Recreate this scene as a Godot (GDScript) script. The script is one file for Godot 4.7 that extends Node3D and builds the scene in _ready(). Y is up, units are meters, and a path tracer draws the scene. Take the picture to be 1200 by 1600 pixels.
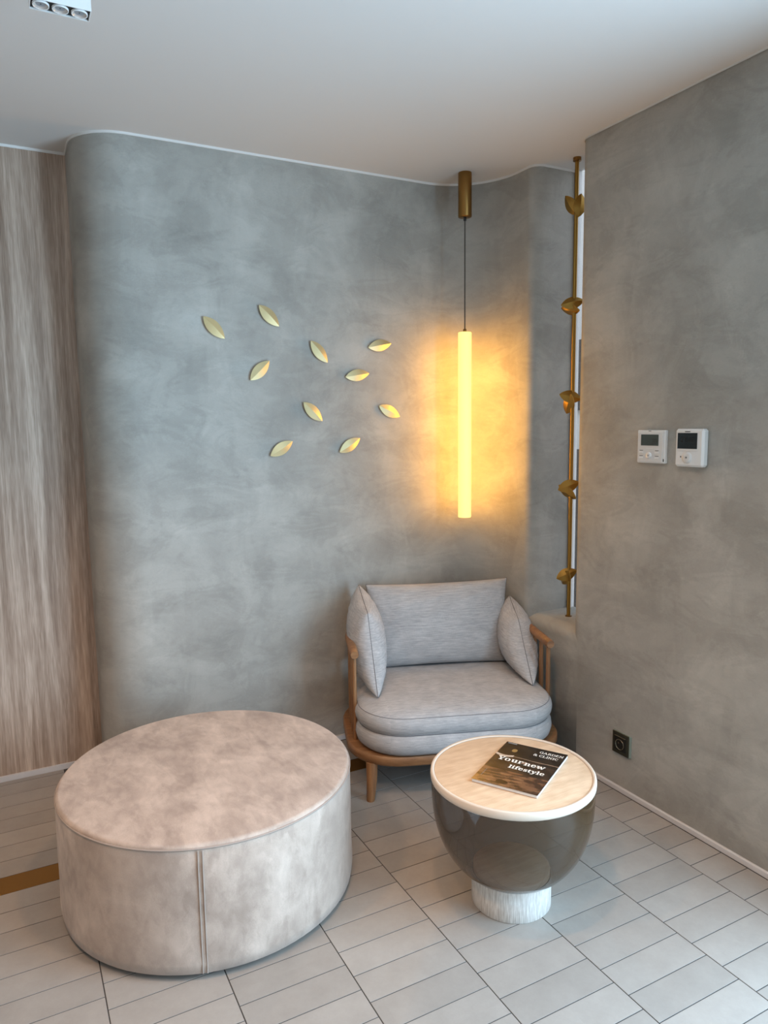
extends Node3D
# A lounge corner: curved grey plaster walls, wood panel, round suede pouf, armchair, bowl table, pendant tube.
# Units are metres. The floor tiles (30 x 10 cm) fix the scale; the camera stands over x = 0, z = 0.

const H := 2.585            # ceiling height
const XR := 2.105           # face of the right plaster wall
const ZB := -2.988          # face of the back plaster wall
const ZW := -3.315          # face of the wood panelling
const SILL := 0.600
var M := {}
var rng := RandomNumberGenerator.new()
var taken := {}

# ------------------------------------------------------------------ bookkeeping
func numbered(called: String) -> String:
	var n: int = taken.get(called, 0)
	taken[called] = n + 1
	return called if n == 0 else "%s_%03d" % [called, n]

func thing(called: String, label: String, category: String, at := Vector3.ZERO, turn := 0.0, group := "") -> Node3D:
	var o := Node3D.new()
	o.name = numbered(called)
	add_child(o)
	o.position = at
	o.rotation.y = turn
	o.set_meta("label", label)
	o.set_meta("category", category)
	if group:
		o.set_meta("group", group)
	return o

func part(called: String, mesh: Mesh, mat: Material, parent: Node, at := Vector3.ZERO, rot := Vector3.ZERO, label := "") -> MeshInstance3D:
	var o := MeshInstance3D.new()
	o.name = called
	o.mesh = mesh
	o.material_override = mat
	o.cast_shadow = GeometryInstance3D.SHADOW_CASTING_SETTING_ON
	parent.add_child(o, true)
	o.position = at
	o.rotation = rot
	if label:
		o.set_meta("label", label)
	return o

func struct(called: String, mesh: Mesh, mat: Material, label := "", category := "wall") -> MeshInstance3D:
	var o := part(called, mesh, mat, self)
	o.set_meta("kind", "structure")
	if label:
		o.set_meta("label", label)
		o.set_meta("category", category)
	return o

# ------------------------------------------------------------------ shapes
func begin() -> SurfaceTool:
	var st := SurfaceTool.new()
	st.begin(Mesh.PRIMITIVE_TRIANGLES)
	return st

func done(st: SurfaceTool) -> ArrayMesh:
	st.generate_normals()
	st.index()
	return st.commit()

# rows of points joined as a smooth sheet; wrap closes each row on itself
func sheet(st: SurfaceTool, rows: Array, wrap: bool, us := 1.0, vs := 1.0, group := 0) -> void:
	st.set_smooth_group(group)
	var m := rows.size()
	for i in m - 1:
		var a: PackedVector3Array = rows[i]
		var b: PackedVector3Array = rows[i + 1]
		var n := a.size()
		for j in (n if wrap else n - 1):
			var k := (j + 1) % n
			var p := [a[j], a[k], b[k], b[j]]
			var u0 := us * float(j) / n
			var u1 := us * float(j + 1) / n
			var v0 := vs * float(i) / (m - 1)
			var v1 := vs * float(i + 1) / (m - 1)
			var uv := [Vector2(u0, v0), Vector2(u1, v0), Vector2(u1, v1), Vector2(u0, v1)]
			for q in [0, 1, 2, 0, 2, 3]:
				st.set_uv(uv[q])
				st.add_vertex(p[q])

func tri(st: SurfaceTool, a: Vector3, b: Vector3, c: Vector3) -> void:
	for p in [a, b, c]:
		st.set_uv(Vector2(p.x, p.z))
		st.add_vertex(p)

func quad(st: SurfaceTool, a: Vector3, b: Vector3, c: Vector3, d: Vector3) -> void:
	tri(st, a, b, c)
	tri(st, a, c, d)

func fan(st: SurfaceTool, ring: PackedVector3Array, up: bool) -> void:
	var c := Vector3.ZERO
	for p in ring:
		c += p
	c /= ring.size()
	for j in ring.size():
		var k := (j + 1) % ring.size()
		if up:
			tri(st, c, ring[j], ring[k])
		else:
			tri(st, c, ring[k], ring[j])

func ring_at(outline: PackedVector2Array, y: float) -> PackedVector3Array:
	var r := PackedVector3Array()
	for p in outline:
		r.append(Vector3(p.x, y, p.y))
	return r

func circle(r: float, n := 48) -> PackedVector2Array:
	var o := PackedVector2Array()
	for i in n:
		var a := TAU * i / n
		o.append(Vector2(cos(a) * r, sin(a) * r))
	return o

# profile of [radius, y] pairs turned round the y axis
func lathe(profile: Array, n := 64, us := 1.0, vs := 1.0, cap_low := false, cap_high := false) -> ArrayMesh:
	var st := begin()
	var rows := []
	for p in profile:
		rows.append(ring_at(circle(p[0], n), p[1]))
	sheet(st, rows, true, us, vs)
	st.set_smooth_group(-1)
	if cap_low:
		fan(st, rows[0], false)
	if cap_high:
		fan(st, rows[rows.size() - 1], true)
	return done(st)

# a box with chamfered edges
func box(size: Vector3, bevel := 0.0) -> ArrayMesh:
	var h := size / 2
	var b := minf(bevel, minf(h.x, minf(h.y, h.z)) * 0.9)
	if b <= 0.0:
		b = 0.0002
	var st := begin()
	st.set_smooth_group(-1)
	var P := func(s: Vector3, axis: int) -> Vector3:
		var v := Vector3(s.x * (h.x - b), s.y * (h.y - b), s.z * (h.z - b))
		v[axis] = s[axis] * h[axis]
		return v
	for axis in 3:
		var u := (axis + 1) % 3
		var w := (axis + 2) % 3
		for s in [-1.0, 1.0]:
			var c := []
			for e in [[-1, -1], [1, -1], [1, 1], [-1, 1]]:
				var v := Vector3.ZERO
				v[axis] = s
				v[u] = e[0]
				v[w] = e[1]
				c.append(P.call(v, axis))
			if s > 0:
				quad(st, c[0], c[3], c[2], c[1])
			else:
				quad(st, c[0], c[1], c[2], c[3])
		# the four edges that run along this axis
		for e in [[-1, -1], [1, -1], [1, 1], [-1, 1]]:
			var lo := Vector3.ZERO
			lo[axis] = -1
			lo[u] = e[0]
			lo[w] = e[1]
			var hi := lo
			hi[axis] = 1
			var q := [P.call(lo, u), P.call(hi, u), P.call(hi, w), P.call(lo, w)]
			if e[0] * e[1] > 0:
				quad(st, q[0], q[1], q[2], q[3])
			else:
				quad(st, q[3], q[2], q[1], q[0])
	for x in [-1, 1]:
		for y in [-1, 1]:
			for z in [-1, 1]:
				var s := Vector3(x, y, z)
				if x * y * z > 0:
					tri(st, P.call(s, 0), P.call(s, 2), P.call(s, 1))
				else:
					tri(st, P.call(s, 0), P.call(s, 1), P.call(s, 2))
	return done(st)

# a rounded rectangle in x and z: half width, back, front, radii of the back and front corners
func rounded(xh: float, zb: float, zf: float, rb: float, rf: float, n := 10) -> PackedVector2Array:
	var o := PackedVector2Array()
	for c in [[xh - rf, zf - rf, rf, 0.0], [-xh + rf, zf - rf, rf, PI / 2], [-xh + rb, zb + rb, rb, PI], [xh - rb, zb + rb, rb, 1.5 * PI]]:
		for i in n + 1:
			var a: float = c[3] + PI / 2 * i / n
			o.append(Vector2(c[0] + cos(a) * c[2], c[1] + sin(a) * c[2]))
	return o

# rings of [outline, y] lofted into a closed body
func loft(rings: Array, us := 1.0, vs := 1.0) -> ArrayMesh:
	var st := begin()
	var rows := []
	for r in rings:
		rows.append(ring_at(r[0], r[1]))
	sheet(st, rows, true, us, vs)
	st.set_smooth_group(1)
	fan(st, rows[0], false)
	fan(st, rows[rows.size() - 1], true)
	return done(st)

# a round bar along a path; radius may be an array
func bar(path: PackedVector3Array, radius, n := 12) -> ArrayMesh:
	var st := begin()
	var rows := []
	var side := Vector3.ZERO
	for i in path.size():
		var d := (path[mini(i + 1, path.size() - 1)] - path[maxi(i - 1, 0)]).normalized()
		if side == Vector3.ZERO:
			side = d.cross(Vector3.UP if absf(d.y) < 0.9 else Vector3.RIGHT).normalized()
		side = (side - d * side.dot(d)).normalized()
		var up := d.cross(side)
		var r: float = radius[i] if radius is Array else radius
		var row := PackedVector3Array()
		for k in n:
			var a := TAU * k / n
			row.append(path[i] + side * cos(a) * r + up * sin(a) * r)
		rows.append(row)
	sheet(st, rows, true, 1.0, 1.0)
	st.set_smooth_group(-1)
	fan(st, rows[0], false)
	fan(st, rows[rows.size() - 1], true)
	return done(st)

# a plan outline (x, z) made into an upright body from y0 to y1
func prism(outline: PackedVector2Array, y0: float, y1: float, smooth_upto := -1) -> ArrayMesh:
	var st := begin()
	var n := outline.size()
	for j in n:
		var a := outline[j]
		var b := outline[(j + 1) % n]
		st.set_smooth_group(0 if j < smooth_upto else -1)
		quad(st, Vector3(a.x, y0, a.y), Vector3(b.x, y0, b.y), Vector3(b.x, y1, b.y), Vector3(a.x, y1, a.y))
	st.set_smooth_group(-1)
	var t := Geometry2D.triangulate_polygon(outline)
	for i in range(0, t.size(), 3):
		var p := outline[t[i]]
		var q := outline[t[i + 1]]
		var r := outline[t[i + 2]]
		tri(st, Vector3(p.x, y1, p.y), Vector3(q.x, y1, q.y), Vector3(r.x, y1, r.y))
		tri(st, Vector3(p.x, y0, p.y), Vector3(r.x, y0, r.y), Vector3(q.x, y0, q.y))
	return done(st)

# a band of given depth standing off a plan line, used for skirting and ceiling beads
func band(line: PackedVector2Array, depth: float, y0: float, y1: float) -> ArrayMesh:
	var out := PackedVector2Array()
	var back := PackedVector2Array()
	for i in line.size():
		var d := (line[mini(i + 1, line.size() - 1)] - line[maxi(i - 1, 0)]).normalized()
		var nrm := Vector2(-d.y, d.x)
		out.append(line[i] + nrm * depth)
		back.append(line[i] - nrm * 0.004)
	var st := begin()
	var e := minf(0.003, (y1 - y0) * 0.3)
	var rows := []
	for q in [[back, y1], [out, y1], [out, y0], [back, y0]]:
		rows.append(ring_at(q[0], q[1]))
	for i in 3:
		sheet(st, [rows[i], rows[i + 1]], false, 1, 1, i + 1)
	return done(st)

func arc(cx: float, cz: float, r: float, a0: float, a1: float, n: int) -> PackedVector2Array:
	var o := PackedVector2Array()
	for i in n + 1:
		var a := lerpf(a0, a1, float(i) / n)
		o.append(Vector2(cx + cos(a) * r, cz + sin(a) * r))
	return o

# a stuffed cushion between four corners; bow pulls the edges in between the corners
func cushion(c: Array, thick: float, bow := 0.05, power := 0.42, n := 26, seed_ := 1) -> ArrayMesh:
	var noise := FastNoiseLite.new()
	noise.seed = seed_
	noise.frequency = 3.2
	var mid: Vector3 = (c[0] + c[1] + c[2] + c[3]) / 4.0
	var nrm: Vector3 = (c[2] - c[0]).cross(c[3] - c[1]).normalized()
	var st := begin()
	var w: float = c[0].distance_to(c[1])
	var hh: float = c[1].distance_to(c[2])
	for s in [1.0, -1.0]:
		var rows := []
		for i in n + 1:
			var v := -1.0 + 2.0 * i / n
			v = sin(v * PI / 2)
			var row := PackedVector3Array()
			for j in n + 1:
				var u := sin((-1.0 + 2.0 * j / n) * PI / 2)
				var uu := u * (1.0 - bow * (1.0 - v * v))
				var vv := v * (1.0 - bow * (1.0 - u * u))
				var a: Vector3 = c[0].lerp(c[1], uu * 0.5 + 0.5)
				var b: Vector3 = c[3].lerp(c[2], uu * 0.5 + 0.5)
				var p := a.lerp(b, vv * 0.5 + 0.5)
				var f := pow(maxf((1.0 - u * u) * (1.0 - v * v), 0.0), power)
				# soft creases that run in from the seams
				var edge := maxf(absf(u), absf(v))
				var crease := noise.get_noise_2d(u * 1.6 + s * 7.0, v * 1.6) * 0.15 * f * edge
				p += nrm * s * thick * 0.5 * (f + crease)
				row.append(p)
			if s < 0:
				row.reverse()
			rows.append(row)
		sheet(st, rows, false, w, hh, 1)
	return done(st)

# the seam cord along the edge of such a cushion
func seam_path(c: Array, bow := 0.05, n := 20) -> PackedVector3Array:
	var o := PackedVector3Array()
	var mid: Vector3 = (c[0] + c[1] + c[2] + c[3]) / 4.0
	for k in 4:
		for i in n:
			var u := -1.0 + 2.0 * i / n
			var p: Vector3 = c[k].lerp(c[(k + 1) % 4], u * 0.5 + 0.5)
			var e: Vector3 = (c[k] + c[(k + 1) % 4]) / 2.0
			p += (mid - e) * bow * (1.0 - u * u)
			o.append(p)
	o.append(o[0])
	return o

# ------------------------------------------------------------------ materials
func flat(color: Color, rough := 0.7, metal := 0.0) -> StandardMaterial3D:
	var m := StandardMaterial3D.new()
	m.albedo_color = color
	m.roughness = rough
	m.metallic = metal
	return m

func c8(r: float, g: float, b: float) -> Color:
	return Color(r / 255.0, g / 255.0, b / 255.0)

# bytes of a noise picture of w x h, drawn on a smaller picture and stretched: sx and sy say how far
func noise_bytes(w: int, h: int, seed_: int, freq: float, octaves := 4, sx := 1, sy := 1, warp := 0.0, ridged := false) -> PackedByteArray:
	var n := FastNoiseLite.new()
	n.seed = seed_
	n.noise_type = FastNoiseLite.TYPE_SIMPLEX_SMOOTH
	n.frequency = freq
	n.fractal_octaves = octaves
	n.fractal_type = FastNoiseLite.FRACTAL_RIDGED if ridged else FastNoiseLite.FRACTAL_FBM
	if warp > 0.0:
		n.domain_warp_enabled = true
		n.domain_warp_amplitude = warp
		n.domain_warp_frequency = freq * 0.8
	var im := n.get_image(w / sx, h / sy, false, false, true)
	im.convert(Image.FORMAT_L8)
	if sx > 1 or sy > 1:
		im.resize(w, h, Image.INTERPOLATE_CUBIC)
	return im.get_data()

# the same picture with its middle tones pulled apart, so that patches get an outline
func steep(a: PackedByteArray, gain: float) -> PackedByteArray:
	var lut := PackedByteArray()
	lut.resize(256)
	for i in 256:
		lut[i] = int(255.0 * smoothstep(0.0, 1.0, clampf(0.5 + (i / 255.0 - 0.5) * gain, 0.0, 1.0)))
	for i in a.size():
		a[i] = lut[a[i]]
	return a

# weights of several noise layers -> a colour picture between two colours
func blend(w: int, h: int, layers: Array, dark: Color, light: Color, contrast := 1.0) -> ImageTexture:
	var out := PackedByteArray()
	out.resize(w * h * 3)
	var lut := PackedByteArray()
	lut.resize(256 * 3)
	for i in 256:
		var c := dark.lerp(light, i / 255.0)
		lut[i * 3] = int(c.r * 255)
		lut[i * 3 + 1] = int(c.g * 255)
		lut[i * 3 + 2] = int(c.b * 255)
	var a: PackedByteArray = layers[0][0]
	var b: PackedByteArray = layers[1][0]
	var d: PackedByteArray = layers[2][0]
	var e: PackedByteArray = layers[3][0]
	var wa: float = layers[0][1] * contrast
	var wb: float = layers[1][1] * contrast
	var wd: float = layers[2][1] * contrast
	var we: float = layers[3][1] * contrast
	var off := 127.5 - 127.5 * (wa + wb + wd + we)
	for i in w * h:
		var v := clampi(int(off + a[i] * wa + b[i] * wb + d[i] * wd + e[i] * we), 0, 255) * 3
		var o := i * 3
		out[o] = lut[v]
		out[o + 1] = lut[v + 1]
		out[o + 2] = lut[v + 2]
	var im := Image.create_from_data(w, h, false, Image.FORMAT_RGB8, out)
	im.generate_mipmaps()
	return ImageTexture.create_from_image(im)

func grain(w: int, h: int, seed_: int, dark: Color, light: Color, freq := 0.012, contrast := 1.0) -> ImageTexture:
	# long fibres along the height of the picture
	return blend(w, h, [
		[noise_bytes(w, h, seed_, freq, 3, 1, 16, 14.0, true), 0.75],
		[noise_bytes(w, h, seed_ + 1, 0.22, 2, 1, 16), 0.45],
		[noise_bytes(w, h, seed_ + 2, freq * 0.5, 3, 1, 8, 10.0), 0.75],
		[noise_bytes(w, h, seed_ + 3, 0.45, 2, 1, 4), 0.25]], dark, light, contrast)

# laminate: fine long fibres with a few wandering darker bands
func panel_grain() -> ImageTexture:
	return blend(768, 2048, [
		[noise_bytes(768, 2048, 21, 0.021, 3, 1, 16, 26.0, true), 0.62],
		[noise_bytes(768, 2048, 22, 0.16, 2, 1, 16, 8.0), 0.42],
		[noise_bytes(768, 2048, 23, 0.009, 3, 1, 16, 12.0), 0.55],
		[noise_bytes(768, 2048, 24, 0.45, 2, 1, 16), 0.26]], c8(128, 105, 88), c8(208, 188, 171))

func textured(t: Texture2D, scale: Vector3, rough := 0.7, world := true, triplanar := true, offset := Vector3.ZERO) -> StandardMaterial3D:
	var m := StandardMaterial3D.new()
	m.albedo_texture = t
	m.roughness = rough
	m.uv1_triplanar = triplanar
	m.uv1_world_triplanar = world and triplanar
	m.uv1_scale = scale
	m.uv1_offset = offset
	m.uv1_triplanar_sharpness = 4.0
	m.texture_filter = BaseMaterial3D.TEXTURE_FILTER_LINEAR_WITH_MIPMAPS_ANISOTROPIC
	return m

func make_materials() -> void:
	# trowelled mineral plaster: broad clouds, strokes both ways, fine grain; one picture spans 4 m
	var w := 1536
	var clouds := noise_bytes(w, w, 11, 0.0034, 5, 1, 1, 70.0)
	var across := noise_bytes(w, w, 12, 0.012, 6, 2, 1, 90.0)
	var along := noise_bytes(w, w, 13, 0.010, 6, 1, 2, 110.0)
	var marks := steep(noise_bytes(w, w, 14, 0.014, 6, 2, 1, 140.0), 2.6)
	var plaster := blend(w, w, [[clouds, 0.34], [across, 0.48], [along, 0.46], [marks, 0.15]], c8(138, 135, 128), c8(188, 185, 177))
	var m := textured(plaster, Vector3(0.25, 0.25, 0.25), 0.62, true, true, Vector3(0.3, 0.3, 0.3))
	var relief := noise_bytes(512, 512, 15, 0.03, 4, 3, 1, 30.0)
	var rim := Image.create_from_data(512, 512, false, Image.FORMAT_L8, relief)
	rim.generate_mipmaps()
	m.heightmap_enabled = true
	m.heightmap_texture = ImageTexture.create_from_image(rim)
	m.heightmap_scale = 0.25
	M.plaster = m
	M.ceiling = flat(c8(212, 208, 203), 0.9)
	M.bead = flat(c8(226, 224, 220), 0.6)
	M.skirting = flat(c8(208, 206, 206), 0.5)
	M.white_wall = flat(c8(214, 212, 208), 0.9)
	# wood laminate panel with an upright grain; the picture spans 0.8 x 3 m
	M.panel = textured(panel_grain(), Vector3(1.25, 0.333, 1.25), 0.45, true, true, Vector3(0.4, 0.06, 0.4))
	# porcelain tile
	var tl := blend(256, 256, [[noise_bytes(256, 256, 31, 0.02, 4), 0.6], [noise_bytes(256, 256, 32, 0.09, 3), 0.3], [noise_bytes(256, 256, 33, 0.3, 2), 0.25], [noise_bytes(256, 256, 34, 0.01, 2), 0.4]], c8(156, 149, 141), c8(168, 161, 153))
	M.tiles = []
	for k in 4:
		var t := textured(tl, Vector3(1.7, 1.7, 1.7), 0.42, true, true, Vector3(k * 0.23, 0, k * 0.31))
		t.albedo_color = Color.WHITE.darkened(0.018 * k)
		M.tiles.append(t)
	M.grout = flat(c8(72, 68, 66), 0.9)
	M.brass_tile = flat(c8(150, 106, 44), 0.38, 0.85)
	# brushed brass
	M.brass = flat(c8(166, 130, 66), 0.36, 1.0)
	M.brass_leaf = flat(c8(238, 224, 176), 0.48, 1.0)
	M.brass_dark = flat(c8(150, 112, 62), 0.34, 1.0)
	M.cord = flat(c8(60, 56, 50), 0.7)
	M.black = flat(c8(20, 20, 20), 0.6)
	# suede with brushed nap marks
	var nap := blend(768, 768, [[noise_bytes(768, 768, 41, 0.0065, 4, 1, 1, 60.0), 0.45], [steep(noise_bytes(768, 768, 42, 0.009, 4, 1, 2, 120.0), 2.2), 0.22], [noise_bytes(768, 768, 43, 0.035, 4, 1, 2, 30.0), 0.36], [noise_bytes(768, 768, 44, 0.35, 2), 0.12]], c8(148, 130, 117), c8(212, 193, 178))
	M.suede = textured(nap, Vector3(0.95, 0.95, 0.95), 0.95, false, true, Vector3(0.5, 0.5, 0.5))
	M.suede.rim_enabled = true
	M.suede.rim = 0.35
	M.suede.rim_tint = 0.4
	M.suede_seam = flat(c8(160, 146, 136), 0.9)
	# melange weave: slubs across, fine warp threads
	var weave := blend(1024, 1024, [[noise_bytes(1024, 1024, 51, 0.30, 2, 16, 1), 0.50], [noise_bytes(1024, 1024, 52, 0.09, 3, 16, 1), 0.40], [noise_bytes(1024, 1024, 53, 0.35, 2, 1, 8), 0.25], [noise_bytes(1024, 1024, 54, 0.006, 3), 0.25]], c8(142, 141, 143), c8(212, 209, 206))
	M.fabric = textured(weave, Vector3(1.7, 1.7, 1.0), 0.95, false, false)
	M.fabric_round = textured(weave, Vector3(1.7, 1.7, 1.7), 0.95, false, true, Vector3(0.5, 0.5, 0.5))
	M.fabric_seam = flat(c8(112, 111, 113), 0.95)
	# oiled oak of the chair, pale oak of the table
	M.oak = textured(grain(256, 1024, 61, c8(112, 76, 47), c8(174, 127, 84), 0.02, 0.8), Vector3(3.0, 0.8, 3.0), 0.45, false, true, Vector3(0.5, 0.5, 0.5))
	M.oak_board = textured(blend(1024, 512, [[noise_bytes(1024, 512, 64, 0.03, 3, 12, 1, 8.0), 0.7], [noise_bytes(1024, 512, 65, 0.3, 2, 16, 1), 0.5], [noise_bytes(1024, 512, 66, 0.01, 2), 0.3], [noise_bytes(1024, 512, 67, 0.4, 2, 4, 1), 0.2]], c8(112, 76, 47), c8(170, 124, 82)), Vector3(1.0, 2.0, 2.0), 0.45, false, true, Vector3(0.5, 0.5, 0.5))
	M.pale_oak = textured(blend(1024, 512, [[noise_bytes(1024, 512, 71, 0.02, 3, 8, 1, 8.0), 0.7], [noise_bytes(1024, 512, 72, 0.2, 2, 16, 1), 0.5], [noise_bytes(1024, 512, 73, 0.008, 2), 0.4], [noise_bytes(1024, 512, 74, 0.4, 2, 4, 1), 0.2]], c8(200, 168, 136), c8(228, 201, 170)), Vector3(1.6, 1.6, 3.2), 0.5, false, true, Vector3(0.5, 0.5, 0.5))
	M.pale_rim = flat(c8(216, 200, 182), 0.5)
	M.limed = textured(blend(1024, 256, [[noise_bytes(1024, 256, 81, 0.03, 3, 1, 8, 8.0, true), 0.6], [noise_bytes(1024, 256, 82, 0.12, 2, 1, 16), 0.6], [noise_bytes(1024, 256, 83, 0.02, 2), 0.2], [noise_bytes(1024, 256, 84, 0.4, 2, 1, 16), 0.4]], c8(176, 166, 156), c8(238, 234, 228)), Vector3(2.0, 1.0, 1.0), 0.6, false, false)
	var g := flat(Color(0.255, 0.185, 0.105, 0.69), 0.04)
	g.transparency = BaseMaterial3D.TRANSPARENCY_ALPHA
	M.smoked = g
	var pane := flat(Color(0.92, 0.96, 0.97, 0.06), 0.02)
	pane.transparency = BaseMaterial3D.TRANSPARENCY_ALPHA
	M.glass = pane
	M.plastic = flat(c8(226, 225, 222), 0.4)
	M.plastic_key = flat(c8(212, 211, 208), 0.45)
	M.lcd = flat(c8(66, 72, 66), 0.15)
	M.lcd_dark = flat(c8(26, 30, 32), 0.12)
	M.ink = flat(c8(24, 26, 26), 0.6)
	M.grey_ink = flat(c8(120, 120, 118), 0.6)
	M.bronze = flat(c8(74, 72, 60), 0.35, 0.6)
	M.bronze_dark = flat(c8(38, 37, 32), 0.4, 0.3)
	M.edge_glass = flat(c8(150, 168, 160), 0.12, 0.2)
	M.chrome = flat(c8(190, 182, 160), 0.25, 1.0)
	M.frame_white = flat(c8(222, 222, 222), 0.5)
	M.paper = flat(c8(222, 224, 226), 0.6)
	M.print_white = flat(c8(238, 230, 218), 0.6)
	M.dark_panel = flat(c8(40, 25, 10), 0.6)
	M.lamp_white = flat(c8(228, 228, 226), 0.4)
	M.reflector = flat(c8(214, 214, 212), 0.25, 0.55)
	M.lens_off = flat(c8(150, 155, 160), 0.15)
	var d := flat(c8(255, 230, 150), 0.5)
	d.emission_enabled = true
	d.emission = Color(1.0, 0.90, 0.50)
	d.emission_energy_multiplier = 1.0
	M.diffuser = d
	var pg := flat(c8(255, 240, 220), 0.5)
	pg.emission_enabled = true
	pg.emission = Color(1.0, 0.86, 0.70)
	pg.emission_energy_multiplier = 1.2
	M.lens_lit = pg

# ------------------------------------------------------------------ light and camera
func make_view() -> void:
	var cam := Camera3D.new()
	cam.name = "camera"
	add_child(cam)
	cam.fov = rad_to_deg(2.0 * atan(800.0 / 1125.4))
	cam.near = 0.05
	cam.far = 60.0
	cam.position = Vector3(0, 1.483, 0)
	cam.basis = Basis(Vector3.UP, -0.48355) * Basis(Vector3.RIGHT, -0.12257) * Basis(Vector3.BACK, -0.01271)
	cam.current = true

	var e := Environment.new()
	e.background_mode = Environment.BG_SKY
	var sky := Sky.new()
	var sm := ProceduralSkyMaterial.new()
	sm.sky_top_color = Color(0.74, 0.80, 0.87)
	sm.sky_horizon_color = Color(0.90, 0.92, 0.94)
	sm.ground_bottom_color = Color(0.42, 0.41, 0.39)
	sm.ground_horizon_color = Color(0.70, 0.70, 0.69)
	sm.sky_energy_multiplier = 1.0
	sky.sky_material = sm
	e.sky = sky
	e.background_energy_multiplier = 2.4
	e.tonemap_mode = Environment.TONE_MAPPER_LINEAR
	e.tonemap_exposure = 1.08
	e.sdfgi_enabled = true
	e.ssao_enabled = true
	e.ssil_enabled = true
	var we := WorldEnvironment.new()
	we.name = "world"
	we.environment = e
	add_child(we)

	# daylight of the tall window in the right wall, past the edge of the picture
	var day := AreaLight3D.new()
	day.name = "window_daylight"
	add_child(day)
	day.area_size = Vector2(2.05, 2.1)
	day.area_normalize_energy = false
	day.light_color = Color(0.735, 0.885, 1.0)
	day.light_energy = 4.1
	day.area_range = 12.0
	day.shadow_enabled = true
	day.position = Vector3(XR - 0.01, 1.2, 0.07)
	day.rotation.y = PI / 2

# ------------------------------------------------------------------ the room
func back_profile() -> PackedVector2Array:
	# the plaster face in plan: side of the bump by the wood, round corner, long wall, hollow corner, nose, reveal
	var p := PackedVector2Array()
	p.append(Vector2(0.301, ZW - 0.03))
	p.append_array(arc(0.301 + 0.19, ZB - 0.19, 0.19, PI, PI / 2, 14))
	for i in range(1, 12):
		p.append(Vector2(lerpf(0.491, 1.80, i / 12.0), ZB))
	p.append_array(arc(1.80, ZB + XR - 1.80, XR - 1.80, -PI / 2, 0.0, 18))
	p.append(Vector2(XR, -2.65))
	p.append_array(arc(XR + 0.05, -2.617, 0.05, PI, PI / 2, 8))
	p.append(Vector2(2.36, -2.567))
	return p

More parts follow.
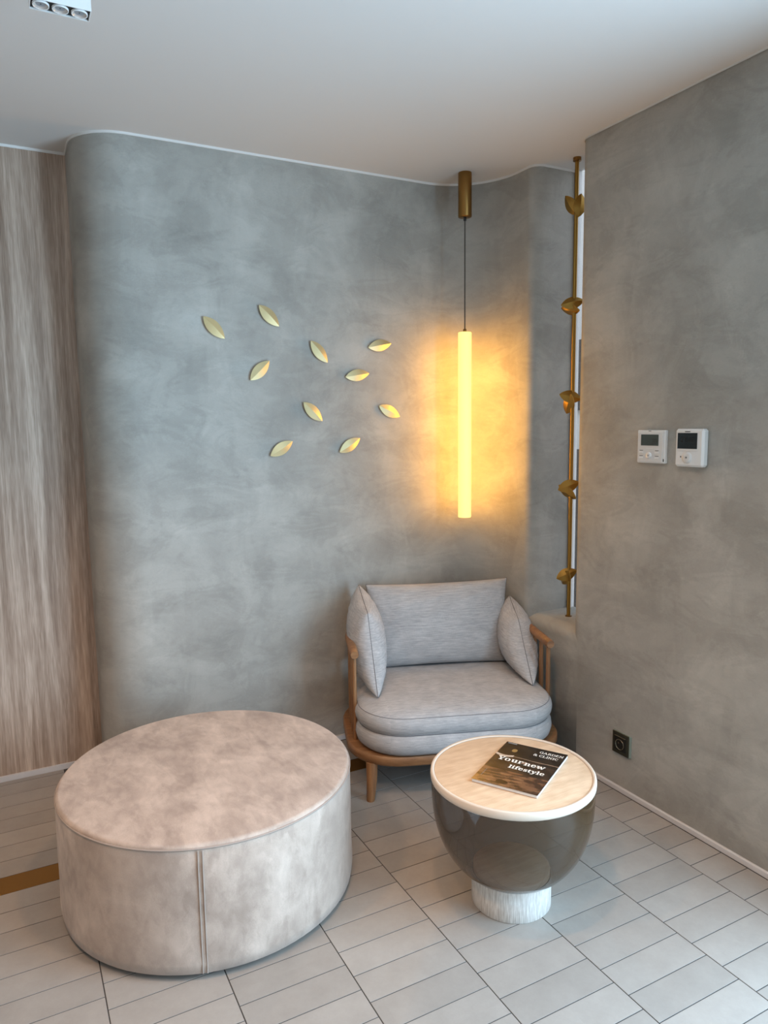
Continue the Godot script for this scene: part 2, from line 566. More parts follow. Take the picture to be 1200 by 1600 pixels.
func make_room() -> void:
	# ---- floor: slab, then the tiles as parts
	var slab := PackedVector2Array([Vector2(-1.9, -3.6), Vector2(2.36, -3.6), Vector2(2.36, 2.6), Vector2(-1.9, 2.6)])
	var fl := struct("floor", prism(slab, -0.12, -0.0012), M.grout, "pale grey porcelain tile floor laid in offset columns", "floor")
	var cache := {}
	var rest := begin()
	var shown := 0
	for col in range(-6, 8):
		var x0 := 0.139 + 0.3001 * (col - 1) + 0.0016
		var x1 := x0 + 0.3001 - 0.0032
		x1 = minf(x1, 2.092)
		var phase := 0.07 if col % 2 == 0 else 0.02
		for row in range(-34, 26):
			var z0 := row * 0.1 - phase + 0.0016
			var z1 := z0 + 0.0968
			var back := ZW + 0.012 if x1 < 0.36 else ZB + 0.012
			if z1 < back + 0.01:
				continue
			z0 = maxf(z0, back)
			var inlay := absf((z0 + z1) / 2 - (-2.52 - 0.05 * col)) < 0.03
			var size := Vector3(x1 - x0, 0.009, z1 - z0)
			var at := Vector3((x0 + x1) / 2, -0.0045, (z0 + z1) / 2)
			if col >= 0 and z1 < -0.85 + (-0.55 if col < 4 else 0.0):
				var key := "%.3f %.3f" % [size.x, size.z]
				if not cache.has(key):
					cache[key] = box(size, 0.0002)
				if inlay:
					part("brass_tile", cache[key], M.brass_tile, fl, at, Vector3.ZERO, "dark brass inlay tile")
				else:
					part("tile", cache[key], M.tiles[rng.randi() % 4], fl, at)
				shown += 1
			else:
				var a := at - size / 2
				var b := at + size / 2
				rest.set_smooth_group(-1)
				quad(rest, Vector3(a.x, b.y, a.z), Vector3(b.x, b.y, a.z), Vector3(b.x, b.y, b.z), Vector3(a.x, b.y, b.z))
				for s in [[a.x, a.z, b.x, a.z], [b.x, a.z, b.x, b.z], [b.x, b.z, a.x, b.z], [a.x, b.z, a.x, a.z]]:
					quad(rest, Vector3(s[0], a.y, s[1]), Vector3(s[2], a.y, s[3]), Vector3(s[2], b.y, s[3]), Vector3(s[0], b.y, s[1]))
	var more := part("tile_field", done(rest), M.tiles[1], fl)
	more.set_meta("kind", "stuff")
	print("tiles ", shown)

	# ---- ceiling
	struct("ceiling", prism(PackedVector2Array([Vector2(-1.9, -3.6), Vector2(2.36, -3.6), Vector2(2.36, 2.6), Vector2(-1.9, 2.6)]), H, H + 0.15), M.ceiling, "smooth off-white painted ceiling", "ceiling")

	# ---- curved plaster wall
	var face := back_profile()
	var n := face.size()
	var body := face.duplicate()
	body.append(Vector2(2.36, -3.6))
	body.append(Vector2(0.301, -3.6))
	struct("wall_back", prism(body, 0.0, H, n), M.plaster, "curved grey trowelled plaster wall behind the armchair", "wall")
	struct("trim_1", band(face, 0.004, H - 0.009, H), M.bead, "thin white bead along the curved plaster wall top", "trim")
	var foot := PackedVector2Array()
	for p in face:
		if p.x < XR - 0.002 or p.y < -2.69:
			foot.append(p)
	struct("baseboard_back", band(foot, 0.010, -0.001, 0.022), M.skirting, "low pale skirting under the curved plaster wall", "baseboard")

	# ---- wood panelled wall
	struct("wall_rear", prism(PackedVector2Array([Vector2(-1.9, ZW), Vector2(0.305, ZW), Vector2(0.305, -3.6), Vector2(-1.9, -3.6)]), 0.0, H), M.panel, "wood grain panelling left of the plaster wall", "wall")
	struct("trim_2", band(PackedVector2Array([Vector2(-1.75, ZW), Vector2(0.298, ZW)]), 0.004, H - 0.010, H), M.bead, "thin white bead along the wood panel top", "trim")
	struct("baseboard_rear", band(PackedVector2Array([Vector2(-1.75, ZW), Vector2(0.298, ZW)]), 0.010, -0.001, 0.022), M.skirting, "low pale skirting under the wood panelling", "baseboard")

	# ---- right wall: from the slot to the big window, over and under the window, then on to the rear
	var w0 := -0.98
	var w1 := 1.12
	var right := PackedVector2Array()
	right.append(Vector2(2.36, -2.30))
	right.append_array(arc(XR + 0.055, -2.245, 0.055, -PI / 2, -PI, 8))
	right.append(Vector2(XR, -1.6))
	right.append(Vector2(XR, w0))
	var k := right.size()
	right.append(Vector2(2.36, w0))
	var wall := struct("wall_right", prism(right, 0.0, H, k - 1), M.plaster, "grey trowelled plaster wall carrying two thermostats", "wall")
	part("lintel", box(Vector3(0.255, H - 2.27, w1 - w0)), M.plaster, wall, Vector3(XR + 0.1275, (H + 2.27) / 2, (w0 + w1) / 2))
	part("apron", box(Vector3(0.255, 0.12, w1 - w0)), M.plaster, wall, Vector3(XR + 0.1275, 0.06, (w0 + w1) / 2))
	part("pier", box(Vector3(0.255, H, 2.6 - w1)), M.plaster, wall, Vector3(XR + 0.1275, H / 2, (2.6 + w1) / 2))
	var top_line := PackedVector2Array()
	for p in right.slice(0, k):
		top_line.append(p)
	top_line.reverse()
	var flipped := PackedVector2Array()
	for p in top_line:
		flipped.append(p)
	struct("trim_3", band(flipped, -0.003, H - 0.006, H), M.bead, "thin white bead along the right plaster wall top", "trim")
	struct("baseboard_right", box(Vector3(0.012, 0.023, w0 + 2.60), 0.003), M.skirting, "low pale skirting under the right plaster wall", "baseboard").position = Vector3(XR - 0.005, 0.0105, (w0 - 2.68) / 2)

	# ---- rounded plaster sill of the slot
	var st := begin()
	var rows := []
	var sec := PackedVector2Array([Vector2(XR + 0.0004, 0.0), Vector2(XR + 0.0004, 0.3)])
	for i in 9:
		var a := PI - PI / 2 * i / 8
		sec.append(Vector2(XR + 0.0004 + 0.055 + cos(a) * 0.055, SILL - 0.055 + sin(a) * 0.055))
	sec.append(Vector2(2.25, SILL + 0.001))
	sec.append(Vector2(2.36, SILL + 0.002))
	sec.append(Vector2(2.36, 0.0))
	for z in [-2.66, -2.60, -2.5, -2.4, -2.3, -2.20]:
		var r := PackedVector3Array()
		for p in sec:
			r.append(Vector3(p.x, p.y, z))
		rows.append(r)
	sheet(st, rows, true)
	struct("trim_4", done(st), M.plaster, "rounded plaster sill of the narrow window slot", "sill")

	# ---- narrow window at the outside of the slot
	var win := Node3D.new()
	win.name = "window_1"
	add_child(win)
	win.set_meta("kind", "structure")
	win.set_meta("label", "narrow tall window at the back of the wall slot")
	win.set_meta("category", "window")
	win.position = Vector3(2.345, 0, -2.4335)
	part("pane", box(Vector3(0.006, H - SILL, 0.262)), M.glass, win, Vector3(0, (H + SILL) / 2, 0))
	for z in [-0.126, 0.126]:
		part("window_frame", box(Vector3(0.03, H - SILL - 0.004, 0.014), 0.002), M.frame_white, win, Vector3(-0.002, (H + SILL) / 2, z))

	# ---- big window beyond the right edge of the picture
	var big := Node3D.new()
	big.name = "window_2"
	add_child(big)
	big.set_meta("kind", "structure")
	big.set_meta("label", "tall window of the right wall with white frame")
	big.set_meta("category", "window")
	big.position = Vector3(2.30, 0.12, (w0 + w1) / 2)
	var ww := w1 - w0
	var wh := 2.15
	part("pane", box(Vector3(0.008, wh, ww)), M.glass, big, Vector3(0, wh / 2, 0))
	for z in [-ww / 2 + 0.025, 0.0, ww / 2 - 0.025]:
		part("window_frame", box(Vector3(0.06, wh, 0.05), 0.004), M.frame_white, big, Vector3(0, wh / 2, z))
	for y in [0.025, wh - 0.025]:
		part("window_frame", box(Vector3(0.06, 0.05, ww), 0.004), M.frame_white, big, Vector3(0, y, 0))

	# ---- the rest of the room, behind and beside the camera
	struct("wall_left", box(Vector3(0.15, H, 6.2)), M.panel, "wood grain panelling on the left side wall", "wall").position = Vector3(-1.825, H / 2, -0.5)
	struct("wall_front", box(Vector3(4.26, H, 0.15)), M.white_wall, "plain pale wall opposite the armchair", "wall").position = Vector3(0.23, H / 2, 2.6)

	# ---- outside: pale terrace, white wall, dark cladding seen through the slot
	struct("ground", box(Vector3(9, 0.1, 14)), M.white_wall, "pale terrace outside the windows", "ground").position = Vector3(6.87, -0.15, -2.0)
	var ow := struct("wall_outside", box(Vector3(0.12, 4.0, 5.0)), M.white_wall, "white garden wall seen through the window slot", "wall")
	ow.position = Vector3(3.56, 1.88, -4.4)
	part("cladding_board", box(Vector3(0.03, 0.47, 1.3), 0.003), M.dark_panel, ow, Vector3(-0.075, -0.09, 0.5))
	part("cladding_board", box(Vector3(0.03, 1.30, 1.3), 0.003), M.dark_panel, ow, Vector3(-0.075, -1.24, 0.5))

# ------------------------------------------------------------------ things
func make_ottoman() -> void:
	var t := thing("ottoman", "large round beige grey suede pouf with stitched upright seam", "ottoman", Vector3(0.520, 0, -2.238))
	var r := 0.459
	part("plinth", lathe([[r - 0.03, 0.0], [r - 0.03, 0.02]], 64, 1, 1, true, true), M.black, t)
	part("side_cover", lathe([[r - 0.012, 0.016], [r - 0.002, 0.020], [r + 0.002, 0.05], [r, 0.12], [r, 0.25], [r - 0.001, 0.36], [r - 0.003, 0.377]], 96, 1, 1, true, false), M.suede, t)
	var prof := [[r - 0.003, 0.376]]
	for i in 7:
		var a := PI / 2 * i / 6
		prof.append([r - 0.003 - 0.012 + cos(a) * 0.012, 0.378 + sin(a) * 0.012])
	for q in [[0.40, 0.393], [0.30, 0.3955], [0.15, 0.397], [0.02, 0.3975]]:
		prof.append(q)
	part("top_cover", lathe(prof, 96, 1, 1, false, true), M.suede, t)
	var ring := PackedVector3Array()
	for i in 97:
		var a := TAU * i / 96
		ring.append(Vector3(cos(a) * (r - 0.002), 0.3775, sin(a) * (r - 0.002)))
	part("piping", bar(ring, 0.0028, 6), M.suede_seam, t)
	# upright seam facing the window side
	var dirn := Vector3(0.382 - 0.520, 0, -1.79 + 2.238).normalized()
	var side := Vector3(dirn.z, 0, -dirn.x)
	for s in [-0.006, 0.006]:
		var path := PackedVector3Array()
		for i in 9:
			path.append(dirn * (r + 0.0012) + side * s + Vector3(0, lerpf(0.022, 0.374, i / 8.0), 0))
		part("seam", bar(path, 0.0017, 6), M.suede_seam, t)

func make_table() -> void:
	var t := thing("side_table", "round side table with pale oak top on smoked glass bowl", "table", Vector3(1.313, 0, -1.677))
	var yt := 0.424
	# top board with a slightly raised rim
	part("tabletop", lathe([[0.239, yt - 0.024], [0.239, yt - 0.004], [0.236, yt - 0.003], [0.02, yt - 0.003]], 96, 1, 1, true, true), M.pale_oak, t)
	part("rim", lathe([[0.232, yt - 0.026], [0.246, yt - 0.026], [0.2495, yt - 0.022], [0.2505, yt - 0.012], [0.2495, yt - 0.003], [0.2475, yt], [0.2405, yt], [0.2385, yt - 0.003]], 96), M.pale_rim, t)
	# bowl, a thin shell
	var prof := []
	var R := 0.2475
	var y0 := 0.070
	var y1 := 0.375
	for i in 25:
		var a := PI / 2 * i / 24
		var s := pow(sin(a), 2.0 / 2.3)
		prof.append([maxf(R * s, 0.006), y1 - (y1 - y0) * pow(cos(a), 2.0 / 2.3)])
	prof.append([R - 0.001, yt - 0.0265])
	part("glass_bowl", lathe(prof, 96), M.smoked, t)
	# limed wooden foot that also shows through the glass
	part("foot", lathe([[0.120, 0.0], [0.1225, 0.003], [0.1225, 0.05], [0.1225, 0.099]], 72, 1, 1, true, false), M.limed, t)
	part("foot_cap", lathe([[0.118, 0.098], [0.118, 0.1135], [0.115, 0.1165], [0.02, 0.1165]], 72, 1, 1, true, true), M.pale_oak, t)

func make_magazine() -> void:
	var t := thing("magazine", "dark glossy magazine lying flat on the round side table", "magazine", Vector3(1.340, 0.4215, -1.667), -1.030)
	var w := 0.205
	var d := 0.288
	part("pages", box(Vector3(w - 0.003, 0.0095, d - 0.003), 0.001), M.paper, t, Vector3(0, 0.0052, 0))
	# printed cover: a dim brown room scene, coarse shapes only
	var im := Image.create(205, 288, false, Image.FORMAT_RGB8)
	var nz := FastNoiseLite.new()
	nz.seed = 5
	nz.frequency = 0.02
	nz.fractal_octaves = 4
	for y in 288:
		for x in 205:
			var n := nz.get_noise_2d(x * 0.8, y * 1.6)
			var c := c8(40, 29, 20)
			if y > 190:
				c = c8(112, 78, 54).lerp(c8(66, 44, 30), clampf(0.5 + n * 2.0, 0, 1))
			elif y > 85:
				c = c8(64, 46, 32).lerp(c8(34, 25, 17), clampf(0.5 + n * 2.2, 0, 1))
			else:
				c = c8(24, 18, 13).lerp(c8(46, 34, 22), clampf(0.4 + n * 2.0, 0, 1))
			# shelf edge, lamps, bowl and boards of the picture
			var edge := 92.0 + x * 0.02 + sin(x * 0.06) * (7.0 if x < 60 else 1.0)
			if absf(y - edge) < (6.0 if x < 58 else 1.8):
				c = c8(196, 176, 156) if x < 58 else c8(140, 116, 94)
			if Vector2(x - 46, (y - 52) * 0.8).length() < 9.0:
				c = c8(150, 118, 70)
			for q in [[104, 118], [152, 122]]:
				var dd := Vector2(x - q[0], y - q[1])
				if dd.y > -8 and dd.y < 8 and absf(dd.x) < 4 + (dd.y + 8) * 0.5:
					c = c8(150, 124, 104)
			if y > 205 and (y + x / 9) % 17 == 0 and x > 14 and x < 140:
				c = c8(196, 150, 112)
			if Vector2((x - 86) * 0.6, y - 262).length() < 11.0:
				c = c8(26, 18, 14)
			im.set_pixel(x, y, c)
	im.generate_mipmaps()
	var cm := StandardMaterial3D.new()
	cm.albedo_texture = ImageTexture.create_from_image(im)
	cm.roughness = 0.22
	var st := begin()
	st.set_smooth_group(1)
	var rows := []
	for i in 9:
		var row := PackedVector3Array()
		for j in 9:
			var fx := j / 8.0
			var fz := i / 8.0
			var lift := 0.0014 * pow(fx, 3.0) * pow(1.0 - fz, 1.5)
			row.append(Vector3((fx - 0.5) * w, 0.0104 + lift, (fz - 0.5) * d))
		rows.append(row)
	sheet(st, rows, false, 9.0 / 8.0, 1.0)
	var cover := part("cover", done(st), cm, t, Vector3.ZERO, Vector3.ZERO, "dark brown glossy cover with white lettering")
	var serif := SystemFont.new()
	serif.font_names = PackedStringArray(["Droid Serif"])
	var serif_bold := SystemFont.new()
	serif_bold.font_names = PackedStringArray(["Droid Serif"])
	serif_bold.font_weight = 700
	serif_bold.font_italic = true
	var bold := SystemFont.new()
	bold.font_names = PackedStringArray(["Droid Serif"])
	bold.font_weight = 700
	# text, width and place of its left end and base line
	for a in [["GARDEN", 0.076, 0.018, -0.106, serif, 0.0], ["& CLINIC", 0.078, 0.006, -0.082, serif, 0.0], ["Your", 0.084, -0.086, -0.004, serif_bold, 0.0], ["new", 0.066, 0.002, -0.002, bold, 0.0], ["lifestyle", 0.112, -0.034, 0.034, bold, 0.0]]:
		var tm := TextMesh.new()
		tm.text = a[0]
		tm.font = a[4]
		tm.font_size = 48
		tm.pixel_size = 0.0005
		tm.horizontal_alignment = HORIZONTAL_ALIGNMENT_LEFT
		tm.vertical_alignment = VERTICAL_ALIGNMENT_BOTTOM
		tm.depth = 0.0004
		tm.curve_step = 1.0
		tm.pixel_size = 0.0005 * a[1] / maxf(tm.get_aabb().size.x, 0.001)
		part("lettering", tm, M.print_white, cover, Vector3(a[2], 0.0112 + (0.0008 if a[3] < -0.05 else 0.0), a[3]), Vector3(-PI / 2, 0, 0))
	# small print lines of the cover
	part("rule", box(Vector3(0.0012, 0.0003, 0.044)), M.grey_ink, cover, Vector3(-0.086, 0.0107, 0.087))
	part("barcode_label", box(Vector3(0.030, 0.0003, 0.008)), M.grey_ink, cover, Vector3(-0.080, 0.0112, -0.136))

func make_chair() -> void:
	var th := deg_to_rad(20.0)
	var t := thing("armchair", "low oak spindle armchair with grey upholstered seat pad", "armchair", Vector3(1.64, 0, -2.56), -th)
	var o0 := rounded(0.447, -0.405, 0.332, 0.33, 0.21)
	var o1 := rounded(0.441, -0.399, 0.326, 0.325, 0.205)
	part("seat_board", loft([[o1, 0.150], [o0, 0.157], [o0, 0.180], [o1, 0.187]]), M.oak_board, t)
	for s in [-1.0, 1.0]:
		part("leg", bar(PackedVector3Array([Vector3(s * 0.362, 0.152, 0.270), Vector3(s * 0.364, 0.08, 0.278), Vector3(s * 0.371, 0.004, 0.289), Vector3(s * 0.371, 0.0, 0.289)]), [0.0235, 0.021, 0.0165, 0.0155], 20), M.oak, t)
		part("leg", bar(PackedVector3Array([Vector3(s * 0.255, 0.152, -0.29), Vector3(s * 0.258, 0.08, -0.297), Vector3(s * 0.262, 0.004, -0.305), Vector3(s * 0.262, 0.0, -0.305)]), [0.0235, 0.021, 0.0165, 0.0155], 20), M.oak, t)
	# the bent rail and its spindles follow the board
	var path := PackedVector3Array()
	var inset := rounded(0.413, -0.388, 0.50, 0.315, 0.02, 14)
	var line := PackedVector2Array()
	for p in inset:
		line.append(p)
	# walk from the right front end round the back to the left front end
	var ordered := PackedVector2Array()
	ordered.append(Vector2(0.413, 0.150))
	ordered.append(Vector2(0.413, 0.04))
	ordered.append_array(arc(0.098, -0.073, 0.315, 0.0, -PI / 2, 14))
	ordered.append_array(arc(-0.098, -0.073, 0.315, -PI / 2, -PI, 14))
	ordered.append(Vector2(-0.413, 0.04))
	ordered.append(Vector2(-0.413, 0.150))
	var radii := []
	for i in ordered.size():
		path.append(Vector3(ordered[i].x, 0.553, ordered[i].y))
		radii.append(0.0185)
	path.insert(0, path[0] + Vector3(0, 0, 0.006))
	path.append(path[path.size() - 1] + Vector3(0, 0, 0.006))
	radii.insert(0, 0.0155)
	radii.append(0.0155)
	part("arm_rail", bar(path, radii, 16), M.oak_board, t)
	var total := 0.0
	for i in ordered.size() - 1:
		total += ordered[i].distance_to(ordered[i + 1])
	var count := 20
	for q in count:
		var want := 0.02 + (total - 0.04) * q / (count - 1)
		var got := 0.0
		for i in ordered.size() - 1:
			var l := ordered[i].distance_to(ordered[i + 1])
			if got + l >= want:
				var p := ordered[i].lerp(ordered[i + 1], (want - got) / l)
				part("spindle", bar(PackedVector3Array([Vector3(p.x, 0.186, p.y), Vector3(p.x, 0.37, p.y), Vector3(p.x, 0.545, p.y)]), [0.0085, 0.0098, 0.0085], 10), M.oak, t)
				break
			got += l
	# seat pad: two bulging layers with a drawn-in seam
	var rings := []
	for q in [[0.060, 0.1875], [0.022, 0.190], [0.006, 0.205], [-0.001, 0.232], [0.003, 0.258], [0.008, 0.268], [0.0145, 0.275], [0.008, 0.282], [0.002, 0.292], [-0.002, 0.312], [0.001, 0.330], [0.010, 0.345], [0.030, 0.358], [0.070, 0.368], [0.13, 0.374], [0.20, 0.378], [0.27, 0.380], [0.315, 0.3805]]:
		var i: float = q[0]
		var z0 := minf(-0.335 + i, -0.004)
		var z1 := maxf(0.345 - i, 0.012)
		var rr := minf(maxf(0.24 - i, 0.03), (z1 - z0) * 0.48)
		rings.append([rounded(0.412 - i, z0, z1, rr, minf(maxf(0.20 - i, 0.03), (z1 - z0) * 0.48)), q[1]])
	var pad := part("seat_cushion", loft(rings), M.fabric_round, t, Vector3.ZERO, Vector3.ZERO, "thick grey melange seat pad")
	for q in [[0.0135, 0.275, 0.0020], [0.0105, 0.3455, 0.0012]]:
		var cord := PackedVector3Array()
		for p in rounded(0.412 - q[0], -0.335 + q[0], 0.345 - q[0], 0.24 - q[0], 0.20 - q[0]):
			cord.append(Vector3(p.x, q[1], p.y))
		cord.append(cord[0])
		part("seam", bar(cord, q[2], 6), M.fabric_seam, pad)
	# loose cushions, each a thing of its own standing on the pad
	var place := func(c: Array) -> Array:
		var out := []
		for p in c:
			out.append(p)
		return out
	var defs := [
		["back_cushion", "wide grey melange cushion leaning on the armchair back", [Vector3(-0.315, 0.372, -0.190), Vector3(0.335, 0.372, -0.190), Vector3(0.356, 0.748, -0.278), Vector3(-0.316, 0.742, -0.285)], 0.19, 0.045, 3],
		["side_cushion", "grey melange cushion against the chair arm away from the window slot", [Vector3(-0.345, 0.395, -0.24), Vector3(-0.322, 0.377, 0.175), Vector3(-0.342, 0.690, 0.025), Vector3(-0.352, 0.752, -0.24)], 0.165, 0.03, 4],
		["side_cushion", "grey melange cushion against the chair arm below the window slot", [Vector3(0.36, 0.385, -0.27), Vector3(0.346, 0.372, 0.135), Vector3(0.352, 0.600, -0.085), Vector3(0.362, 0.668, -0.25)], 0.165, 0.03, 8]]
	for d in defs:
		var c := place.call(d[2]) as Array
		var k := thing(d[0], d[1], "cushion", Vector3(1.64, 0, -2.56), -th, "loose cushions on the armchair")
		part("cover", cushion(c, d[3], d[4], 0.42, 28, d[5]), M.fabric, k)
		part("seam", bar(seam_path(c, d[4]), 0.0014, 6), M.fabric_seam, k)

func make_pendant() -> void:
	var t := thing("pendant_lamp", "glowing yellow tube pendant on a thin cord, bronze ceiling cylinder", "lamp", Vector3(1.902, H, -2.805))
	part("canopy", lathe([[0.006, -0.190], [0.0285, -0.190], [0.0305, -0.187], [0.0305, -0.003], [0.030, 0.0]], 40), M.brass_dark, t)
	part("cord_grip", lathe([[0.004, -0.206], [0.0065, -0.204], [0.0065, -0.189]], 16, 1, 1, true), M.black, t)
	part("cord", bar(PackedVector3Array([Vector3(0, -0.20, 0), Vector3(0, -0.682, 0)]), 0.0026, 8), M.cord, t)
	part("cap", lathe([[0.003, -0.678], [0.0075, -0.680], [0.0075, -0.694], [0.003, -0.695]], 16), M.brass_dark, t)
	part("diffuser", lathe([[0.004, -1.546], [0.0285, -1.546], [0.0305, -1.543], [0.0305, -0.697], [0.0285, -0.694], [0.004, -0.694]], 40), M.diffuser, t, Vector3.ZERO, Vector3.ZERO, "warm glowing yellow tube")
	# the light of the tube: four narrow upright strips just in front of its glowing face
	for k in 4:
		var a := TAU * k / 4 + PI / 4
		var l := AreaLight3D.new()
		l.name = "tube_light"
		t.add_child(l, true)
		l.area_size = Vector2(0.043, 0.84)
		l.area_normalize_energy = true
		l.light_color = Color(1.0, 0.70, 0.25)
		l.light_energy = 0.205
		l.area_range = 8.0
		l.shadow_enabled = true
		l.position = Vector3(sin(a) * 0.0325, -1.12, cos(a) * 0.0325)
		l.rotation.y = a + PI

func leaf_mesh(length: float, width: float, fold: float) -> ArrayMesh:
	# a pointed leaf along x, folded along its midrib, with thickness
	var st := begin()
	var n := 14
	for layer in 2:
		for s in [-1.0, 1.0]:
			var rows := []
			for i in n + 1:
				var f := float(i) / n
				var hw := width * 0.5 * pow(sin(PI * f), 0.8) * (1.0 + 0.12 * (0.5 - f))
				var x := (f - 0.5) * length
				var row := PackedVector3Array()
				var lift := fold * sin(PI * f)
				for q in 4:
					var g := q / 3.0
					row.append(Vector3(x, s * hw * g, lift * (1.0 - g) - layer * 0.0022))
				rows.append(row)
			sheet(st, rows, false, 1, 1, 2 + layer * 2 + (1 if s > 0 else 0))
	# edge
	for s in [-1.0, 1.0]:
		var a := PackedVector3Array()
		var b := PackedVector3Array()
		for i in n + 1:
			var f := float(i) / n
			var hw := width * 0.5 * pow(sin(PI * f), 0.8) * (1.0 + 0.12 * (0.5 - f))
			a.append(Vector3((f - 0.5) * length, s * hw, 0))
			b.append(Vector3((f - 0.5) * length, s * hw, -0.0022))
		sheet(st, [a, b], false, 1, 1, 8)
	return done(st)

func make_leaves() -> void:
	var blade := leaf_mesh(0.120, 0.052, 0.011)
	var pin := lathe([[0.004, 0.0], [0.004, 0.016]], 10, 1, 1, true, true)
	var spots := [
		[0.792, 1.878, -45.0, "brass leaf ornament closest to the wood panelling, slanting steeply down"],
		[1.028, 1.938, -44.0, "topmost brass leaf ornament on the plaster wall, slanting steeply down"],
		[1.252, 1.797, -50.0, "steeply slanting brass leaf beside the two almost level leaves"],
		[1.216, 1.537, -44.0, "steeply slanting brass leaf just above the two lowest leaves"],
		[0.980, 1.711, 44.0, "brass leaf ornament rising steeply below the topmost leaf"],
		[1.552, 1.836, 11.0, "almost level brass leaf ornament, the higher one of two"],
		[1.436, 1.700, 9.0, "almost level brass leaf ornament, the lower one of two"],
		[1.598, 1.538, -25.0, "gently tilting brass leaf ornament closest to the glowing tube"],
		[1.066, 1.380, 31.0, "lowest brass leaf ornament, rising gently, farther from the glowing tube"],
		[1.392, 1.386, 31.0, "low brass leaf ornament, rising gently, nearer the glowing tube"]]
	for s in spots:
		var t := thing("leaf_ornament", s[3], "ornament", Vector3(s[0], s[1], ZB), 0.0, "brass leaf ornaments on the plaster wall")
		t.rotation.z = deg_to_rad(s[2])
		part("blade", blade, M.brass_leaf, t, Vector3(0, 0, 0.014))
		part("pin", pin, M.brass, t, Vector3(0, 0, -0.002), Vector3(PI / 2, 0, 0))

func make_pole() -> void:
	var t := thing("leaf_pole", "slim brass pole with pairs of leaves in the window slot", "pole", Vector3(2.225, SILL, -2.443))
	var top := H - SILL
	part("pole", bar(PackedVector3Array([Vector3(0, 0.0, 0), Vector3(0, top * 0.5, 0), Vector3(0, top, 0)]), 0.0085, 16), M.brass, t)
	part("flange", lathe([[0.017, top - 0.014], [0.017, top]], 24, 1, 1, true, false), M.brass_dark, t)
	part("flange", lathe([[0.015, 0.0], [0.015, 0.004]], 24, 1, 1, false, true), M.brass_dark, t)
	var blade := leaf_mesh(0.100, 0.056, 0.011)
	# each leaf is held near its middle: height, roll of its length, swing about the pole, tilt of its face
	for q in [[2.390, 82, 8, 4, 0.012], [2.395, 118, -52, -14, -0.020], [1.988, 10, -12, 18, -0.008], [1.962, -14, -58, -34, -0.014], [1.588, -14, -6, 12, -0.010], [1.556, 62, -50, -20, -0.012], [1.196, 22, -14, 10, -0.010], [1.168, -42, -46, -24, -0.012], [0.796, 24, -10, 16, -0.012], [0.778, 52, -56, -20, -0.012]]:
		var l := part("leaf", blade, M.brass, t)
		var turned := Basis(Vector3.UP, deg_to_rad(-28.0 + q[2])) * Basis(Vector3.RIGHT, deg_to_rad(-q[3])) * Basis(Vector3.BACK, deg_to_rad(q[1]))
		l.transform = Transform3D(turned, Vector3(0, q[0] - SILL, 0) + Basis(Vector3.UP, deg_to_rad(-28.0 + q[2])) * Vector3(q[4], 0, 0.010))

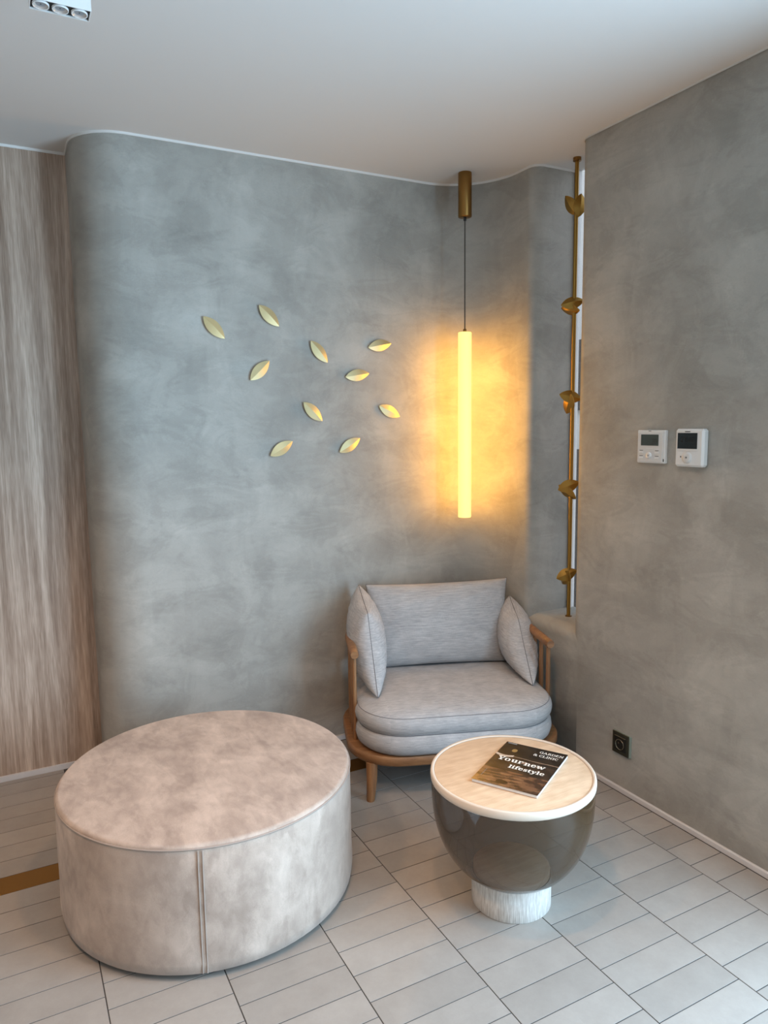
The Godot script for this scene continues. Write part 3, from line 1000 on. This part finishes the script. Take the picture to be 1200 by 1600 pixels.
func make_wall_devices() -> void:
	# on the right wall; local x runs along the wall away from the corner, z points into the room
	var turn := -PI / 2
	var a := thing("room_thermostat", "white square thermostat with wide grey display and four key legends", "thermostat", Vector3(XR, 1.386, -1.879), turn, "")
	part("body", box(Vector3(0.128, 0.120, 0.016), 0.003), M.plastic, a, Vector3(0, 0, 0.008))
	part("face_plate", box(Vector3(0.112, 0.106, 0.003), 0.001), M.plastic_key, a, Vector3(-0.003, -0.003, 0.0165))
	part("display", box(Vector3(0.080, 0.040, 0.002)), M.lcd, a, Vector3(-0.004, 0.024, 0.0180), Vector3.ZERO, "grey liquid crystal display")
	part("cross_key", lathe([[0.003, 0.004], [0.011, 0.004], [0.012, 0.002], [0.012, 0.0]], 24), M.plastic, a, Vector3(-0.006, -0.032, 0.018), Vector3(PI / 2, 0, 0))
	for q in [[-0.042, -0.014], [-0.042, -0.034], [0.030, -0.014], [0.030, -0.034]]:
		part("key", box(Vector3(0.020, 0.009, 0.002), 0.0008), M.plastic, a, Vector3(q[0], q[1] - 0.006, 0.0185))
		part("key_legend", box(Vector3(0.016, 0.0028, 0.0006)), M.grey_ink, a, Vector3(q[0], q[1], 0.0182))
	part("ridge", box(Vector3(0.030, 0.002, 0.002)), M.plastic, a, Vector3(-0.004, -0.006, 0.0185))
	part("brand_mark", box(Vector3(0.012, 0.003, 0.0005)), M.grey_ink, a, Vector3(-0.006, 0.0565, 0.0162))
	part("side_slot", box(Vector3(0.004, 0.010, 0.001)), M.ink, a, Vector3(0.0585, -0.048, 0.0162))
	for q in [[0.016, 0.028], [0.022, 0.020], [0.014, 0.012]]:
		part("display_mark", box(Vector3(0.022, 0.0025, 0.0004)), M.ink, a, Vector3(q[0], q[1], 0.0192))

	var b := thing("room_thermostat", "white rounded thermostat with dark display and round dial", "thermostat", Vector3(XR, 1.386, -1.703), turn, "")
	part("body", box(Vector3(0.116, 0.130, 0.030), 0.007), M.plastic, b, Vector3(0, 0, 0.015))
	part("display", box(Vector3(0.080, 0.054, 0.002)), M.lcd_dark, b, Vector3(-0.006, 0.024, 0.0302), Vector3.ZERO, "almost black display")
	part("dial", lathe([[0.003, 0.006], [0.014, 0.006], [0.018, 0.0045], [0.019, 0.0]], 32), M.plastic_key, b, Vector3(-0.004, -0.033, 0.030), Vector3(PI / 2, 0, 0))
	part("dial_ring", bar(arc3(0.0192, 0.0015), 0.0012, 6), M.plastic, b, Vector3(-0.004, -0.033, 0.0305), Vector3(PI / 2, 0, 0))
	part("ridge", box(Vector3(0.082, 0.002, 0.002)), M.plastic_key, b, Vector3(-0.004, -0.010, 0.0302))
	part("brand_mark", box(Vector3(0.022, 0.0028, 0.0006)), M.ink, b, Vector3(-0.006, 0.0555, 0.0303))
	part("indicator", box(Vector3(0.004, 0.005, 0.0006)), M.ink, b, Vector3(-0.031, -0.031, 0.0303))
	var sans := SystemFont.new()
	sans.font_names = PackedStringArray(["Droid Sans"])
	var tm := TextMesh.new()
	tm.text = "21.12"
	tm.font = sans
	tm.font_size = 32
	tm.pixel_size = 0.017 / 24.0
	tm.depth = 0.0003
	part("reading", tm, flat(c8(10, 11, 12), 0.4), b, Vector3(-0.004, 0.028, 0.0314))

	var s := thing("wall_socket", "dark bronze single socket with glass edge low on wall", "socket", Vector3(XR, 0.2035, -1.985), turn)
	part("glass_edge", box(Vector3(0.090, 0.088, 0.007), 0.0012), M.edge_glass, s, Vector3(0, 0, 0.0035))
	part("plate", box(Vector3(0.083, 0.088, 0.006), 0.001), M.bronze, s, Vector3(-0.0035, 0, 0.0085))
	part("insert", box(Vector3(0.060, 0.060, 0.003), 0.001), M.bronze_dark, s, Vector3(-0.003, 0, 0.0122))
	part("highlight_strip", box(Vector3(0.058, 0.0016, 0.001)), M.chrome, s, Vector3(-0.003, 0.0285, 0.0138))  # bright strip stands in for the highlight along the insert top
	part("well", lathe([[0.0215, 0.0022], [0.0200, 0.0022], [0.0190, 0.0], [0.004, -0.0008]], 40), M.bronze, s, Vector3(-0.003, -0.002, 0.0136), Vector3(PI / 2, 0, 0))
	part("well_ring", bar(arc3(0.0208, 0.0022), 0.001, 6), M.chrome, s, Vector3(-0.003, -0.002, 0.0136), Vector3(PI / 2, 0, 0))
	for x in [-0.0095, 0.0095]:
		part("pin_hole", lathe([[0.0024, 0.0], [0.0024, 0.0012]], 12, 1, 1, false, true), M.black, s, Vector3(-0.003 + x, -0.002, 0.0136), Vector3(PI / 2, 0, 0))
	part("earth_pin", lathe([[0.0022, 0.0], [0.0022, 0.007]], 12, 1, 1, false, true), M.chrome, s, Vector3(-0.003, 0.007, 0.0132), Vector3(PI / 2, 0, 0))

func arc3(r: float, y: float) -> PackedVector3Array:
	var o := PackedVector3Array()
	for i in 41:
		o.append(Vector3(cos(TAU * i / 40) * r, y, sin(TAU * i / 40) * r))
	return o

func make_spot(at: Vector3, lit: bool, label: String) -> void:
	var t := thing("ceiling_spotlight", label, "spotlight", at)
	var w := 0.134
	var d := 0.052
	var hh := 0.110
	part("housing", box(Vector3(w, 0.012, d)), M.lamp_white, t, Vector3(0, -0.006, 0))
	for s in [-1.0, 1.0]:
		part("side_plate", box(Vector3(w, hh, 0.002)), M.lamp_white, t, Vector3(0, -hh / 2, s * (d / 2 - 0.001)))
		part("end_plate", box(Vector3(0.002, hh, d - 0.004)), M.lamp_white, t, Vector3(s * (w / 2 - 0.001), -hh / 2, 0))
	part("tray", box(Vector3(w - 0.006, 0.003, d - 0.006)), M.black, t, Vector3(0, -hh + 0.005, 0))
	for k in 3:
		var x := (k - 1) * 0.0425
		var lamp := part("lamp_ring", lathe([[0.0165, -0.008], [0.0182, -0.009], [0.0188, -0.007], [0.0186, 0.0]], 36), M.lamp_white, t, Vector3(x, -hh + 0.0075, 0))
		part("reflector", lathe([[0.0165, -0.008], [0.0140, -0.0055], [0.0110, -0.0042]], 36), M.reflector, lamp)
		part("lens", lathe([[0.011, -0.0043], [0.002, -0.0045]], 24), M.lens_lit if lit else M.lens_off, lamp)
		if lit:
			var l := SpotLight3D.new()
			l.name = "spot_light"
			t.add_child(l, true)
			l.position = Vector3(x, -hh - 0.006, 0)
			l.rotation.x = -PI / 2
			l.spot_angle = 62.0
			l.spot_angle_attenuation = 0.6
			l.spot_range = 8.0
			l.spot_attenuation = 2.0
			l.light_size = 0.02
			l.light_color = Color(1.0, 0.79, 0.60)
			l.light_energy = 0.40
			l.shadow_enabled = true

func _ready() -> void:
	rng.seed = 7
	make_materials()
	make_view()
	make_room()
	make_ottoman()
	make_chair()
	make_table()
	make_magazine()
	make_pendant()
	make_leaves()
	make_pole()
	make_wall_devices()
	make_spot(Vector3(0.192, H, -2.000), false, "white ceiling box with three switched-off round spotlights")
	# unseen boxes of the same kind, added to cast warm light from above
	make_spot(Vector3(0.70, H, -1.25), true, "added lit spotlight box on the ceiling nearest the right wall")
	make_spot(Vector3(-0.45, H, -1.60), true, "added lit spotlight box on the ceiling nearest the wood panelling")
	make_spot(Vector3(-0.10, H, -0.55), true, "added lit spotlight box on the ceiling over the room's middle")
